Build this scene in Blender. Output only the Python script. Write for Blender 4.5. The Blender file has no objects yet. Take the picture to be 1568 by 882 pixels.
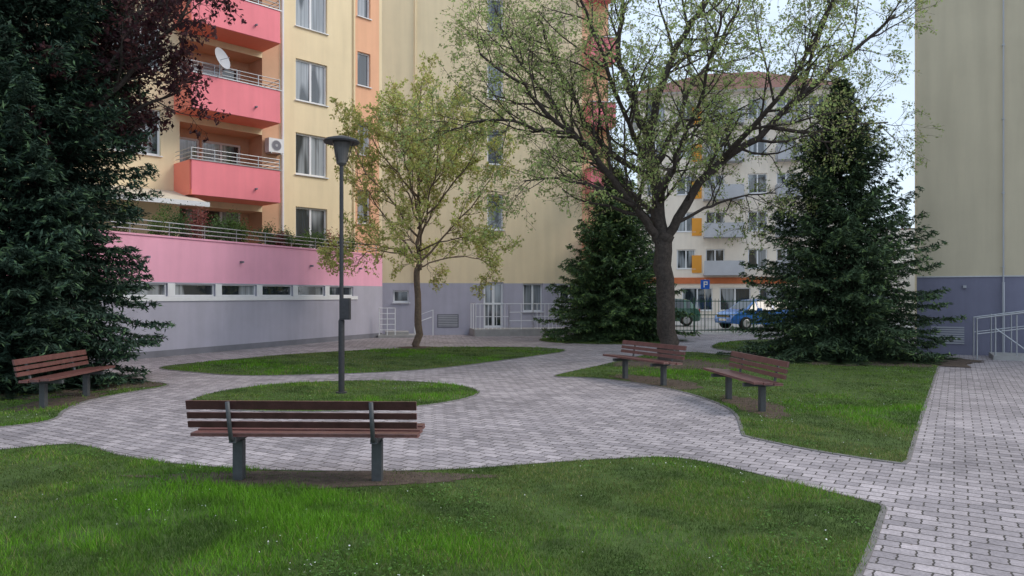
import bpy, math, random
import numpy as np
from mathutils import Vector, Matrix

random.seed(7)
SC = bpy.context.scene
COL = SC.collection
SC.view_settings.view_transform = 'Standard'
SC.view_settings.look = 'None'
SC.view_settings.exposure = 0

# ------------------------------------------------------------------ materials
def new_mat(name):
    m = bpy.data.materials.new(name); m.use_nodes = True
    nt = m.node_tree
    b = nt.nodes['Principled BSDF']
    return m, nt, b

def mat(name, col, rough=.8, var=.12, scale=3.0, bump=0.0, bscale=60, metal=0.0, spec=.3, streak=0.0):
    m, nt, b = new_mat(name)
    N = nt.nodes; L = nt.links
    geo = N.new('ShaderNodeNewGeometry')
    nz = N.new('ShaderNodeTexNoise'); nz.inputs['Scale'].default_value = scale
    nz.inputs['Detail'].default_value = 6; nz.inputs['Roughness'].default_value = .65
    L.new(geo.outputs['Position'], nz.inputs['Vector'])
    mr = N.new('ShaderNodeMapRange')
    mr.inputs[1].default_value = .3; mr.inputs[2].default_value = .7
    mr.inputs[3].default_value = 1 - var; mr.inputs[4].default_value = 1 + var
    L.new(nz.outputs[0], mr.inputs[0])
    fac = mr.outputs[0]
    if streak > 0:
        mp = N.new('ShaderNodeMapping'); mp.inputs['Scale'].default_value = (2.2, 2.2, .18)
        L.new(geo.outputs['Position'], mp.inputs[0])
        n2 = N.new('ShaderNodeTexNoise'); n2.inputs['Scale'].default_value = 1.6; n2.inputs['Detail'].default_value = 5
        L.new(mp.outputs[0], n2.inputs['Vector'])
        m2 = N.new('ShaderNodeMapRange'); m2.inputs[1].default_value = .35; m2.inputs[2].default_value = .7
        m2.inputs[3].default_value = 1 + streak * .3; m2.inputs[4].default_value = 1 - streak
        L.new(n2.outputs[0], m2.inputs[0])
        mu = N.new('ShaderNodeMath'); mu.operation = 'MULTIPLY'
        L.new(fac, mu.inputs[0]); L.new(m2.outputs[0], mu.inputs[1]); fac = mu.outputs[0]
    vm = N.new('ShaderNodeVectorMath'); vm.operation = 'SCALE'
    vm.inputs[0].default_value = col[:3]
    L.new(fac, vm.inputs['Scale'])
    L.new(vm.outputs[0], b.inputs['Base Color'])
    b.inputs['Roughness'].default_value = rough
    b.inputs['Metallic'].default_value = metal
    b.inputs['Specular IOR Level'].default_value = spec
    if bump > 0:
        n3 = N.new('ShaderNodeTexNoise'); n3.inputs['Scale'].default_value = bscale; n3.inputs['Detail'].default_value = 4
        L.new(geo.outputs['Position'], n3.inputs['Vector'])
        bp = N.new('ShaderNodeBump'); bp.inputs['Strength'].default_value = bump; bp.inputs['Distance'].default_value = .02
        L.new(n3.outputs[0], bp.inputs['Height']); L.new(bp.outputs[0], b.inputs['Normal'])
    return m

def leaf_mat(name, transl=.35, rough=.6):
    m, nt, b = new_mat(name)
    N = nt.nodes; L = nt.links
    at = N.new('ShaderNodeAttribute'); at.attribute_name = 'col'
    L.new(at.outputs['Color'], b.inputs['Base Color'])
    b.inputs['Roughness'].default_value = rough
    b.inputs['Specular IOR Level'].default_value = .25
    if transl > 0:
        tr = N.new('ShaderNodeBsdfTranslucent')
        L.new(at.outputs['Color'], tr.inputs['Color'])
        mx = N.new('ShaderNodeMixShader'); mx.inputs[0].default_value = transl
        L.new(b.outputs[0], mx.inputs[1]); L.new(tr.outputs[0], mx.inputs[2])
        L.new(mx.outputs[0], N['Material Output'].inputs['Surface'])
    return m

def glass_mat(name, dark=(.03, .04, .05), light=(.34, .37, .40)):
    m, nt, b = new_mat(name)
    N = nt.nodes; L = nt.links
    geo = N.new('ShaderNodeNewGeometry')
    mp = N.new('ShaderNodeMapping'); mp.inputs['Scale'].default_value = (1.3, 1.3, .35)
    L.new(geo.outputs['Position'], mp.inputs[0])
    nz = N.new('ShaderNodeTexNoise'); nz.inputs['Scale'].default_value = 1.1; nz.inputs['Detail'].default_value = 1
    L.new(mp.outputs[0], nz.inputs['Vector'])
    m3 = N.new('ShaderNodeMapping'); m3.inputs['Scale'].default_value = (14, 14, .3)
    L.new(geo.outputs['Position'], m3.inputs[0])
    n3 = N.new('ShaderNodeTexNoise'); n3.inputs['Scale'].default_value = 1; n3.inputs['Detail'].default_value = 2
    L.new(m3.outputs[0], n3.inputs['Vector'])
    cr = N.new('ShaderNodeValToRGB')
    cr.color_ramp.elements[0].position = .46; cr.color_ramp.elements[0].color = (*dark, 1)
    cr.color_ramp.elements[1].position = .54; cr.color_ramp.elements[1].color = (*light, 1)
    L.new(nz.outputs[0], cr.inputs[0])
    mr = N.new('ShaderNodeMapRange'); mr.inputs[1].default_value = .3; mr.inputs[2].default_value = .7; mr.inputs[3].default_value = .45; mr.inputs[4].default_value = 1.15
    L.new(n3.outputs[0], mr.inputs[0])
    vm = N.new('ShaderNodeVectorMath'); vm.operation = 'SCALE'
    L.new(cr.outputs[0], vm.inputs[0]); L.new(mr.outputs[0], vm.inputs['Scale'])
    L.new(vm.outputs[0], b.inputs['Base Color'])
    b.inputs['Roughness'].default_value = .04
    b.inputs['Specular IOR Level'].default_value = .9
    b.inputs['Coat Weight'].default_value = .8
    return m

def paver_mat():
    m, nt, b = new_mat('interlocking_pavers')
    N = nt.nodes; L = nt.links
    geo = N.new('ShaderNodeNewGeometry')
    rot = N.new('ShaderNodeVectorRotate'); rot.rotation_type = 'Z_AXIS'
    rot.inputs['Angle'].default_value = math.radians(31)
    L.new(geo.outputs['Position'], rot.inputs[0])
    sp = N.new('ShaderNodeSeparateXYZ'); L.new(rot.outputs[0], sp.inputs[0])
    def M(op, a, v=None, v2=None):
        n = N.new('ShaderNodeMath'); n.operation = op
        if isinstance(a, (int, float)): n.inputs[0].default_value = a
        else: L.new(a, n.inputs[0])
        if v is not None:
            if isinstance(v, (int, float)): n.inputs[1].default_value = v
            else: L.new(v, n.inputs[1])
        return n.outputs[0]
    def MR(src, a, b_, c, d):
        r = N.new('ShaderNodeMapRange'); r.inputs[1].default_value = a; r.inputs[2].default_value = b_; r.inputs[3].default_value = c; r.inputs[4].default_value = d
        L.new(src, r.inputs[0]); return r.outputs[0]
    def NZ(sc, det=6, ro=.6):
        n = N.new('ShaderNodeTexNoise'); n.inputs['Scale'].default_value = sc; n.inputs['Detail'].default_value = det; n.inputs['Roughness'].default_value = ro
        L.new(geo.outputs['Position'], n.inputs['Vector']); return n.outputs[0]
    zx = M('PINGPONG', sp.outputs[1], .035)
    zy = M('PINGPONG', sp.outputs[0], .05)
    x2 = M('ADD', sp.outputs[0], M('MULTIPLY', zx, .22))
    y2 = M('ADD', sp.outputs[1], M('MULTIPLY', zy, .13))
    x2 = M('ADD', x2, M('MULTIPLY', NZ(1.7, 2), .03))
    y2 = M('ADD', y2, M('MULTIPLY', NZ(1.3, 2), .03))
    cb = N.new('ShaderNodeCombineXYZ'); L.new(x2, cb.inputs[0]); L.new(y2, cb.inputs[1])
    br = N.new('ShaderNodeTexBrick')
    br.inputs['Scale'].default_value = 1; br.inputs['Brick Width'].default_value = .20
    br.inputs['Row Height'].default_value = .13; br.inputs['Mortar Size'].default_value = .007
    br.inputs['Mortar Smooth'].default_value = .4; br.inputs['Bias'].default_value = 0
    br.inputs['Color1'].default_value = (.46, .41, .425, 1)
    br.inputs['Color2'].default_value = (.29, .26, .275, 1)
    br.inputs['Mortar'].default_value = (.085, .075, .068, 1)
    L.new(cb.outputs[0], br.inputs['Vector'])
    n2 = NZ(45, 4)
    f = M('MULTIPLY', MR(NZ(.5, 8, .7), .3, .7, .68, 1.18), MR(n2, .3, .7, .78, 1.18))
    f = M('MULTIPLY', f, MR(NZ(6, 5, .7), .35, .7, 1.08, .80))
    vm = N.new('ShaderNodeVectorMath'); vm.operation = 'SCALE'
    L.new(br.outputs['Color'], vm.inputs[0]); L.new(f, vm.inputs['Scale'])
    L.new(vm.outputs[0], b.inputs['Base Color'])
    b.inputs['Roughness'].default_value = .8
    b.inputs['Specular IOR Level'].default_value = .3
    inv = M('SUBTRACT', 1.0, br.outputs['Fac'])
    h = M('ADD', inv, M('MULTIPLY', n2, .35))
    bp = N.new('ShaderNodeBump'); bp.inputs['Strength'].default_value = .8; bp.inputs['Distance'].default_value = .01
    L.new(h, bp.inputs['Height']); L.new(bp.outputs[0], b.inputs['Normal'])
    return m

CREAM = mat('cream_render', (.82, .68, .45), .9, .05, .6, .25, 90, streak=.07)
CREAM2 = mat('beige_render', (.57, .50, .36), .9, .05, .6, .25, 90, streak=.08)
GREYW = mat('grey_plinth_render', (.43, .42, .50), .9, .06, 1.0, .25, 80, streak=.08)
GREYD = mat('dark_plinth', (.20, .20, .23), .9, .12, 2.0, .2, 50)
GREYR = mat('blue_grey_plinth', (.20, .20, .27), .9, .08, 1.0, .25, 80, streak=.08)
PINK = mat('pink_render', (.86, .42, .56), .85, .05, .8, .15, 90, streak=.06)
RED = mat('coral_render', (.86, .25, .29), .8, .05, .8, .15, 90, streak=.07)
RED_SIDE = mat('coral_render_side_light', (.84, .25, .18), .8, .05, .8, .15, 90)  # same paint as balcony fronts; tone of light on the sides put into colour
ORANGE = mat('orange_render', (.82, .46, .29), .85, .05, .8, .15, 90, streak=.06)
BROWN = mat('loggia_render', (.60, .37, .24), .9, .08, 1.2, .15, 80)
WHITE = mat('white_pvc', (.76, .77, .79), .4, .04, 5)
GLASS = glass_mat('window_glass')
STEEL = mat('galvanised_steel', (.45, .46, .48), .4, .1, 12, metal=.7)
POLE = mat('lamp_paint', (.05, .05, .055), .45, .15, 20, metal=.3)
LEGM = mat('bench_steel', (.075, .08, .085), .5, .15, 20, metal=.2)
WOODB = mat('bench_wood', (.125, .048, .042), .38, .3, 9, .2, 60, spec=.6)
WOOD_SHADE = mat('bench_wood_shaded', (.065, .026, .026), .45, .3, 9, .2, 60, spec=.4)  # bench wood with shade painted into the colour, for the backrest rear
ROOF = mat('roof_tile', (.19, .09, .07), .8, .2, 4, .4, 14)
ORG2 = mat('balcony_orange', (.75, .33, .05), .7, .05, 1)
BGREY = mat('balcony_grey', (.42, .43, .46), .7, .08, 1)
PAVER = paver_mat()
KERB = mat('concrete_edging', (.17, .16, .155), .9, .3, 14, .4, 70)
SOIL = mat('bare_soil', (.095, .07, .055), .95, .4, 9, .9, 45)
LAWNG = mat('turf', (.06, .10, .022), .95, .45, 5, .8, 60)
GROUND = mat('ground_asphalt', (.24, .24, .24), .9, .2, .5, .3, 40)
CONC = mat('concrete', (.36, .35, .34), .9, .15, 3, .3, 40)
BARK = mat('bark', (.062, .050, .044), .95, .4, 14, 1.0, 35)
BARK2 = mat('young_bark', (.16, .115, .085), .95, .3, 14, .7, 45)
LEAF = leaf_mat('leaf', .5)
NEEDLE = leaf_mat('needles', 0, .7)
GRASSM = leaf_mat('grass_blade', .3, .55)
DAISY = mat('daisy_petal', (.7, .7, .68), .7, .05, 20)
LITTER = mat('dry_litter', (.13, .09, .055), .9, .4, 30)
FENCEM = mat('fence_green', (.02, .09, .05), .5, .1, 10)
RUBBER = mat('rubber', (.02, .02, .02), .8, .1, 20)
AWN = mat('awning_fabric', (.58, .52, .42), .85, .08, 3)
TERR = mat('terracotta', (.30, .12, .07), .8, .1, 8)
SIGNB = mat('sign_blue', (.02, .12, .55), .4, .03, 5)

# ------------------------------------------------------------------ mesh tools
class Frame:
    def __init__(s, ox, oy, ux, uy):
        l = math.hypot(ux, uy); s.o = (ox, oy); s.u = (ux / l, uy / l); s.n = (uy / l, -ux / l)
    def p(s, a, b, z):
        return (s.o[0] + s.u[0] * a + s.n[0] * b, s.o[1] + s.u[1] * a + s.n[1] * b, z)
class IdF:
    def p(s, a, b, z): return (a, b, z)
ID = IdF()

class MB:
    def __init__(s): s.v = []; s.f = []; s.m = []; s.mats = []
    def mi(s, m):
        if m not in s.mats: s.mats.append(m)
        return s.mats.index(m)
    def face(s, pts, m):
        i = len(s.v); s.v.extend(pts); s.f.append(tuple(range(i, i + len(pts)))); s.m.append(s.mi(m))
    def box(s, F, a0, a1, b0, b1, z0, z1, m):
        i = len(s.v)
        for z in (z0, z1):
            for (a, b) in ((a0, b0), (a1, b0), (a1, b1), (a0, b1)):
                s.v.append(F.p(a, b, z))
        k = s.mi(m)
        for q in ((0, 1, 2, 3), (4, 5, 6, 7), (0, 1, 5, 4), (1, 2, 6, 5), (2, 3, 7, 6), (3, 0, 4, 7)):
            s.f.append(tuple(i + j for j in q)); s.m.append(k)
    def tube(s, pts, rad, m, sides=6, cap=True):
        k = s.mi(m); base = len(s.v); n = len(pts)
        P = [Vector(p) for p in pts]
        ref = None
        for i in range(n):
            d = (P[min(i + 1, n - 1)] - P[max(i - 1, 0)])
            if d.length < 1e-9: d = Vector((0, 0, 1))
            d.normalize()
            if ref is None:
                ref = Vector((1, 0, 0)) if abs(d.x) < .8 else Vector((0, 1, 0))
            a = ref - d * ref.dot(d)
            if a.length < 1e-5: a = d.orthogonal()
            a.normalize(); b = d.cross(a); ref = a
            r = rad[i] if hasattr(rad, '__len__') else rad
            for j in range(sides):
                t = 2 * math.pi * j / sides
                q = P[i] + a * (math.cos(t) * r) + b * (math.sin(t) * r)
                s.v.append((q.x, q.y, q.z))
        for i in range(n - 1):
            for j in range(sides):
                a0 = base + i * sides + j; a1 = base + i * sides + (j + 1) % sides
                s.f.append((a0, a1, a1 + sides, a0 + sides)); s.m.append(k)
        if cap:
            s.f.append(tuple(base + j for j in range(sides))[::-1]); s.m.append(k)
            s.f.append(tuple(base + (n - 1) * sides + j for j in range(sides))); s.m.append(k)
    def build(s, name, parent=None, smooth=False, bevel=0):
        me = bpy.data.meshes.new(name); me.from_pydata(s.v, [], s.f)
        for m in s.mats: me.materials.append(m)
        me.polygons.foreach_set('material_index', s.m)
        if smooth: me.polygons.foreach_set('use_smooth', [True] * len(s.f))
        me.update()
        ob = bpy.data.objects.new(name, me); COL.objects.link(ob)
        if parent: ob.parent = parent
        if bevel:
            bv = ob.modifiers.new('bevel', 'BEVEL'); bv.width = bevel; bv.segments = 2
        return ob

def empty(name, loc=(0, 0, 0), rz=0):
    e = bpy.data.objects.new(name, None); e.empty_display_size = .3
    e.location = loc; e.rotation_euler = (0, 0, rz); COL.objects.link(e); return e

def np_mesh(name, V, k, colr, material, parent=None):
    n = len(V) // k
    me = bpy.data.meshes.new(name)
    me.vertices.add(n * k); me.vertices.foreach_set('co', np.ascontiguousarray(V, dtype=np.float32).ravel())
    me.loops.add(n * k); me.loops.foreach_set('vertex_index', np.arange(n * k, dtype=np.int32))
    me.polygons.add(n); me.polygons.foreach_set('loop_start', np.arange(0, n * k, k, dtype=np.int32))
    me.update(calc_edges=True)
    if colr is not None:
        at = me.color_attributes.new('col', 'FLOAT_COLOR', 'POINT')
        C = np.ones((n * k, 4), np.float32); C[:, :3] = np.repeat(colr, k, axis=0)
        at.data.foreach_set('color', C.ravel())
    me.materials.append(material)
    ob = bpy.data.objects.new(name, me); COL.objects.link(ob)
    if parent: ob.parent = parent
    return ob

def unit(a): return a / (np.linalg.norm(a, axis=1, keepdims=True) + 1e-9)

def rhombs(C, D, W, ln, wd):
    S = unit(np.cross(D, W))
    A = D * ln[:, None]; B = S * wd[:, None]
    V = np.stack([C - A, C + B - A * .1, C + A, C - B - A * .1], axis=1)
    return V.reshape(-1, 3)

# ------------------------------------------------------------------ facade tools
def wall(mb, F, s0, s1, z0, z1, n, openings, depth, matf, splits=(), zsplits=()):
    S = sorted(set([s0, s1] + [x for x in splits if s0 < x < s1] + [x for o in openings for x in o[:2] if s0 < x < s1]))
    Z = sorted(set([z0, z1] + [x for x in zsplits if z0 < x < z1] + [x for o in openings for x in o[2:4] if z0 < x < z1]))
    for i in range(len(S) - 1):
        for j in range(len(Z) - 1):
            a = (S[i] + S[i + 1]) / 2; c = (Z[j] + Z[j + 1]) / 2
            if any(o[0] < a < o[1] and o[2] < c < o[3] for o in openings): continue
            mb.face([F.p(S[i], n, Z[j]), F.p(S[i + 1], n, Z[j]), F.p(S[i + 1], n, Z[j + 1]), F.p(S[i], n, Z[j + 1])], matf(a, c))
    for o in openings:
        a, b, c, d = o[:4]; q = o[4] if len(o) > 4 else depth; mm = o[5] if len(o) > 5 else matf((a + b) / 2, c - .01)
        m = n - q
        mb.face([F.p(a, n, c), F.p(b, n, c), F.p(b, m, c), F.p(a, m, c)], mm)
        mb.face([F.p(a, n, d), F.p(b, n, d), F.p(b, m, d), F.p(a, m, d)], mm)
        mb.face([F.p(a, n, c), F.p(a, m, c), F.p(a, m, d), F.p(a, n, d)], mm)
        mb.face([F.p(b, n, c), F.p(b, m, c), F.p(b, m, d), F.p(b, n, d)], mm)

def window(mf, mg, F, a, b, c, d, n, panes=2, fr=.06, sill=True, fm=None, split=None):
    fm = fm or WHITE
    g = n - .035
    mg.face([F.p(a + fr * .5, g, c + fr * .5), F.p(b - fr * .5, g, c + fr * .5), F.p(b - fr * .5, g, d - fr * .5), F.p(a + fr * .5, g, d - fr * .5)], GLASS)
    mf.box(F, a, b, n - .06, n, c, c + fr, fm); mf.box(F, a, b, n - .06, n, d - fr, d, fm)
    mf.box(F, a, a + fr, n - .06, n, c + fr, d - fr, fm); mf.box(F, b - fr, b, n - .06, n, c + fr, d - fr, fm)
    cuts = split if split else [i / panes for i in range(1, panes)]
    for t in cuts:
        x = a + (b - a) * t
        mf.box(F, x - fr * .6, x + fr * .6, n - .055, n + .004, c + fr, d - fr, fm)
    if sill:
        mf.box(F, a - .04, b + .04, n, n + .17, c - .035, c - .004, fm)

def railing(mb, F, s0, s1, n, z0, z1, m, step=1.0, bars=2, r=.018):
    k = max(1, round((s1 - s0) / step))
    for i in range(k + 1):
        s = s0 + (s1 - s0) * i / k
        mb.tube([F.p(s, n, z0), F.p(s, n, z1)], r, m, 6)
    for j in range(bars):
        z = z1 - (z1 - z0) * j / bars
        mb.tube([F.p(s0, n, z), F.p(s1, n, z)], r, m, 6)

# ------------------------------------------------------------------ ground, paving, lawns
g = MB(); g.face([(-600, -600, -.03), (600, -600, -.03), (600, 900, -.03), (-600, 900, -.03)], GROUND); g.build('ground')
g = MB(); g.face([(-30, -12, 0), (34, -12, 0), (34, 31.2, 0), (-30, 31.2, 0)], PAVER); g.build('paved_courtyard')

def chaikin(P, it=2):
    for _ in range(it):
        Q = []
        for i in range(len(P)):
            a = P[i]; b = P[(i + 1) % len(P)]
            Q.append((a[0] * .75 + b[0] * .25, a[1] * .75 + b[1] * .25)); Q.append((a[0] * .25 + b[0] * .75, a[1] * .25 + b[1] * .75))
        P = Q
    R = []
    for p in P:
        if not R or math.hypot(p[0] - R[-1][0], p[1] - R[-1][1]) > .03: R.append(p)
    return R

def inside(P, x, y):
    r = np.zeros(len(x), bool); n = len(P)
    for i in range(n):
        x1, y1 = P[i]; x2, y2 = P[(i + 1) % n]
        if y1 == y2: continue
        c = ((y1 > y) != (y2 > y)) & (x < (x2 - x1) * (y - y1) / (y2 - y1) + x1)
        r ^= c
    return r

_rs = np.random.RandomState(3)
_K = [(_rs.uniform(0, 6.28), _rs.uniform(.4, 1), _rs.uniform(0, 6.28)) for _ in range(14)]
def nz2(x, y, sc):
    r = 0
    for a, f, p in _K: r = r + np.sin((x * math.cos(a) + y * math.sin(a)) * sc * f + p + 1.3 * np.sin((x * math.sin(a) - y * math.cos(a)) * sc * f * .7 + p * 2))
    return r / 14 * 1.9

SOILS = [(-1.8, 6.62, 1.5, .30, 0), (3.6, 11.0, .35, 1.1, 0), (2.75, 14.1, .5, 1.3, .4), (-6.95, 11.4, .4, 1.0, 0),
         (3.9, 17.6, 1.4, 1.5, 0), (8.9, 19.2, 3.0, 2.2, 0), (-2.97, 23.2, .6, .5, 0), (-9, 14, 2.8, 2.8, 0), (-2.86, 12.4, .22, .22, 0), (5.6, 14.5, 1.6, 2.6, -.5)]
def soilmask(x, y):
    m = np.zeros(len(x))
    for cx, cy, rx, ry, a in SOILS:
        dx = x - cx; dy = y - cy
        u = dx * math.cos(a) + dy * math.sin(a); v = -dx * math.sin(a) + dy * math.cos(a)
        q = np.sqrt((u / rx) ** 2 + (v / ry) ** 2) + .3 * nz2(x, y, 5)
        w = .55 if rx == 1.6 else .93
        m = np.maximum(m, w * np.clip((1.15 - q) * 2.0, 0, 1))
    return m

def lawn(pts, idx, dens=8500, smooth=2):
    P = chaikin(pts, smooth)
    rs = np.random.RandomState(100 + idx)
    root = empty('lawn')
    mb = MB(); mb.face([(x, y, .008) for x, y in P], LAWNG); mb.build('turf_sheet', root)
    n = len(P); area = sum(P[i][0] * P[(i + 1) % n][1] - P[(i + 1) % n][0] * P[i][1] for i in range(n))
    sg = 1 if area > 0 else -1
    O = []; I = []
    for i in range(n):
        a = P[i - 1]; b = P[(i + 1) % n]; dx = b[0] - a[0]; dy = b[1] - a[1]; l = math.hypot(dx, dy)
        nx, ny = sg * dy / l, -sg * dx / l
        O.append((P[i][0] + nx * .03, P[i][1] + ny * .03)); I.append((P[i][0] - nx * .012, P[i][1] - ny * .012))
    mb = MB()
    for i in range(n):
        j = (i + 1) % n
        mb.face([(*I[i], .012), (*I[j], .012), (*O[j], .008), (*O[i], .008)], KERB)
        mb.face([(*O[i], .008), (*O[j], .008), (*O[j], -.01), (*O[i], -.01)], KERB)
    mb.build('concrete_edging', root)
    xs = [p[0] for p in P]; ys = [p[1] for p in P]
    x0, x1, y0, y1 = max(min(xs), -16), min(max(xs), 16), max(min(ys), 2.5), min(max(ys), 30)
    N = int((x1 - x0) * (y1 - y0) * dens)
    x = rs.uniform(x0, x1, N); y = rs.uniform(y0, y1, N)
    d = np.hypot(x, y)
    acc = np.minimum(1, (5.2 / d) ** 1.8) * np.clip(.75 + .65 * nz2(x, y, 4.5) + .35 * nz2(x + 3, y, 13), .2, 1)
    k = (rs.rand(N) < acc) & (np.abs(x) < y * .75 + 1.2)
    x, y = x[k], y[k]
    # ragged edge: a few blades lean over the edging
    jx = rs.normal(0, .018, len(x)); jy = rs.normal(0, .018, len(x))
    k = inside(P, x, y); x, y = (x + jx)[k], (y + jy)[k]
    s = soilmask(x, y); k = rs.rand(len(x)) > s * .95; x, y = x[k], y[k]
    d = np.hypot(x, y); M = len(x)
    if M == 0: return
    n1 = nz2(x, y, 1.7); n2 = nz2(x + 31, y - 12, 6); n3 = nz2(x - 9, y + 4, .8); n4 = nz2(x + 7, y + 2, 14)
    tall = np.clip(n1 * 1.3 + n2 * .9 + n4 * .6 - .1, 0, 1.3)
    h = rs.uniform(.014, .034, M) * (1 + 1.3 * tall)
    w = rs.uniform(.0016, .0034, M) * np.maximum(1, d / 5.5) ** .9
    az = rs.uniform(0, 6.283, M); ta = rs.uniform(0, 6.283, M) ; tl = rs.uniform(0, 1.0, M) * h
    B = np.stack([x, y, np.full(M, .006)], 1)
    sd = np.stack([np.cos(az), np.sin(az), np.zeros(M)], 1) * w[:, None]
    T = B + np.stack([np.cos(ta) * tl, np.sin(ta) * tl, h], 1)
    V = np.stack([B - sd, B + sd, T], 1).reshape(-1, 3)
    c0 = np.array([.125, .19, .036]); c1 = np.array([.125, .30, .018]); c2 = np.array([.25, .245, .095]); c3 = np.array([.045, .085, .018])
    a = np.clip(.35 + 1.3 * n1 + .4 * n2, 0, 1)[:, None]
    c = c0 * (1 - a) + c1 * a
    yl = (rs.rand(M) < np.clip(.18 + .28 * n3 - .2 * n1, .03, .5))[:, None]
    c = np.where(yl, c2, c)
    dk = np.clip(.28 - .9 * n2 - .6 * n4, 0, .85)[:, None]
    c = c * (1 - dk) + c3 * dk
    c = c * rs.uniform(.55, 1.4, M)[:, None]
    np_mesh('grass_blades', V, 3, c, GRASSM, root)
    # low broad-leaved weeds and clover
    N = int((x1 - x0) * (y1 - y0) * 900)
    x = rs.uniform(x0, x1, N); y = rs.uniform(y0, y1, N)
    k = inside(P, x, y) & (np.abs(x) < y * .75 + 1.2) & (y < 15) & (nz2(x + 15, y - 3, 2.6) + .6 * nz2(x, y, 11) > .35) & (soilmask(x, y) < .3)
    x, y = x[k], y[k]; M = len(x)
    if M:
        C = np.stack([x, y, rs.uniform(.014, .034, M)], 1)
        D = unit(rs.normal(0, 1, (M, 3)) * [1, 1, .3]); W = unit(np.array([[0, 0, 1.]]) + rs.normal(0, .3, (M, 3)))
        r = rs.uniform(.007, .015, M)
        np_mesh('clover_leaves', rhombs(C, D, W, r, r * .6), 4, np.array([[.09, .19, .035]]) * rs.uniform(.5, 1.5, M)[:, None], GRASSM, root)
    N = int((x1 - x0) * (y1 - y0) * 150)
    x = rs.uniform(x0, x1, N); y = rs.uniform(y0, y1, N)
    k = inside(P, x, y) & (np.abs(x) < y * .75 + 1.2) & (rs.rand(N) < np.clip(nz2(x + 5, y, 1.9) + nz2(x, y + 9, 6) * .6, 0.03, 1) * .7) & (soilmask(x, y) < .2)
    x, y = x[k], y[k]; M = len(x)
    if M:
        C = np.stack([x, y, rs.uniform(.02, .042, M)], 1)
        D = unit(rs.normal(0, 1, (M, 3)) * [1, 1, .25]); W = unit(np.array([[0, 0, 1.]]) + rs.normal(0, .35, (M, 3)))
        r = rs.uniform(.003, .0075, M)
        np_mesh('daisies', rhombs(C, D, W, r, r * .9), 4, None, DAISY, root)

FG = [(-9, 5.3), (-5.435, 7.85), (-5.17, 8.05), (-4.85, 8.2), (-4.4, 7.9), (-4.05, 7.59), (-3.51, 7.30), (-3.05, 7.13), (-2.49, 6.97), (-2.04, 6.92), (-1.42, 6.89),
      (-.82, 6.92), (-.335, 7.02), (.10, 7.16), (.62, 7.33), (1.09, 7.44), (1.64, 7.53), (2.005, 7.18), (2.41, 6.55), (2.75, 6.03), (2.90, 5.78), (2.905, 5.775), (2.90, 5.77),
      (2.405, 4.94), (2.02, 4.34), (1.0, 2.68), (-.5, .2), (-2.5, -3), (-12, -3)]
LEFT = [(-9.2, 7.3), (-6.28, 9.2), (-6.01, 9.78), (-6.41, 10.5), (-6.66, 11.5), (-6.53, 12.45), (-6.20, 13.35), (-6.5, 13.9), (-7.92, 14.4), (-9.5, 14.9), (-13, 12.5), (-14, 9)]
FAR = [(-8.31, 16.8), (-6.71, 15.7), (-5.46, 15.0), (-4.11, 15.3), (-2.57, 15.8), (-1.26, 17.0), (.275, 19.5), (1.98, 22.2), (.33, 23.6), (-2.93, 23.3), (-6.06, 20.9), (-7.42, 18.5)]
ISL = [(-5.06, 11.3), (-5.06, 12.6), (-4.42, 13.7), (-3.2, 14.26), (-1.8, 14.15), (-.88, 13.44), (-.51, 12.6), (-.716, 11.75), (-1.30, 10.99), (-2.26, 10.49), (-3.36, 10.43), (-4.4, 10.7)]
RIGHT = [(.74, 14.9), (1.52, 14.8), (2.2, 14.15), (2.82, 13.0), (3.14, 11.6), (3.17, 10.4), (2.73, 8.7), (2.73, 8.65), (2.73, 8.64), (3.12, 7.92), (3.54, 7.47), (3.84, 7.21), (3.845, 7.21), (3.85, 7.22), (5.49, 9.94),
         (9.98, 17.3), (9.985, 17.31), (9.98, 17.32), (8.43, 18.5), (6.93, 18.87), (5.73, 20.5), (5.1, 21.7), (3.64, 20.5), (2.08, 17.3), (1.2, 15.8)]
BACK = [(5.9, 22.5), (7.3, 20.8), (9.8, 19.6), (11.5, 22), (11.0, 25.8), (9.8, 28.0), (7.3, 26.0)]
SPR = [(.9, 26.2), (2.2, 24.9), (4.2, 24.6), (5.9, 25.6), (6.2, 28.5), (1.2, 29)]
for i, (p, dn) in enumerate([(FG, 9500), (LEFT, 8500), (FAR, 9000), (ISL, 9000), (RIGHT, 9000), (BACK, 9000), (SPR, 6000)]):
    lawn(p, i, dn)

rs = np.random.RandomState(5)
for i, (cx, cy, rx, ry, a) in enumerate(SOILS):
    if i in (8, 9): continue
    pts = []
    for t in np.linspace(0, 2 * math.pi, 60, endpoint=False):
        r = 1 + .1 * math.sin(3 * t + i) + .08 * math.sin(7 * t + 2 * i) + rs.uniform(-.08, .08)
        u, v = math.cos(t) * rx * r, math.sin(t) * ry * r
        pts.append((cx + u * math.cos(a) - v * math.sin(a), cy + u * math.sin(a) + v * math.cos(a)))
    host = [FG, RIGHT, RIGHT, LEFT, RIGHT, RIGHT, FAR, LEFT][i]
    hp = chaikin(host, 2)
    arr = np.array(pts); ins = inside(hp, arr[:, 0], arr[:, 1])
    for k in range(len(pts)):
        f = 1.0
        while not ins[k] and f > .1:
            f -= .04
            q = (cx + (arr[k, 0] - cx) * f, cy + (arr[k, 1] - cy) * f)
            if inside(hp, np.array([q[0]]), np.array([q[1]]))[0]: pts[k] = q; break
    mb = MB(); mb.face([(x, y, .0125) for x, y in pts], SOIL); mb.build('bare_soil')

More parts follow.
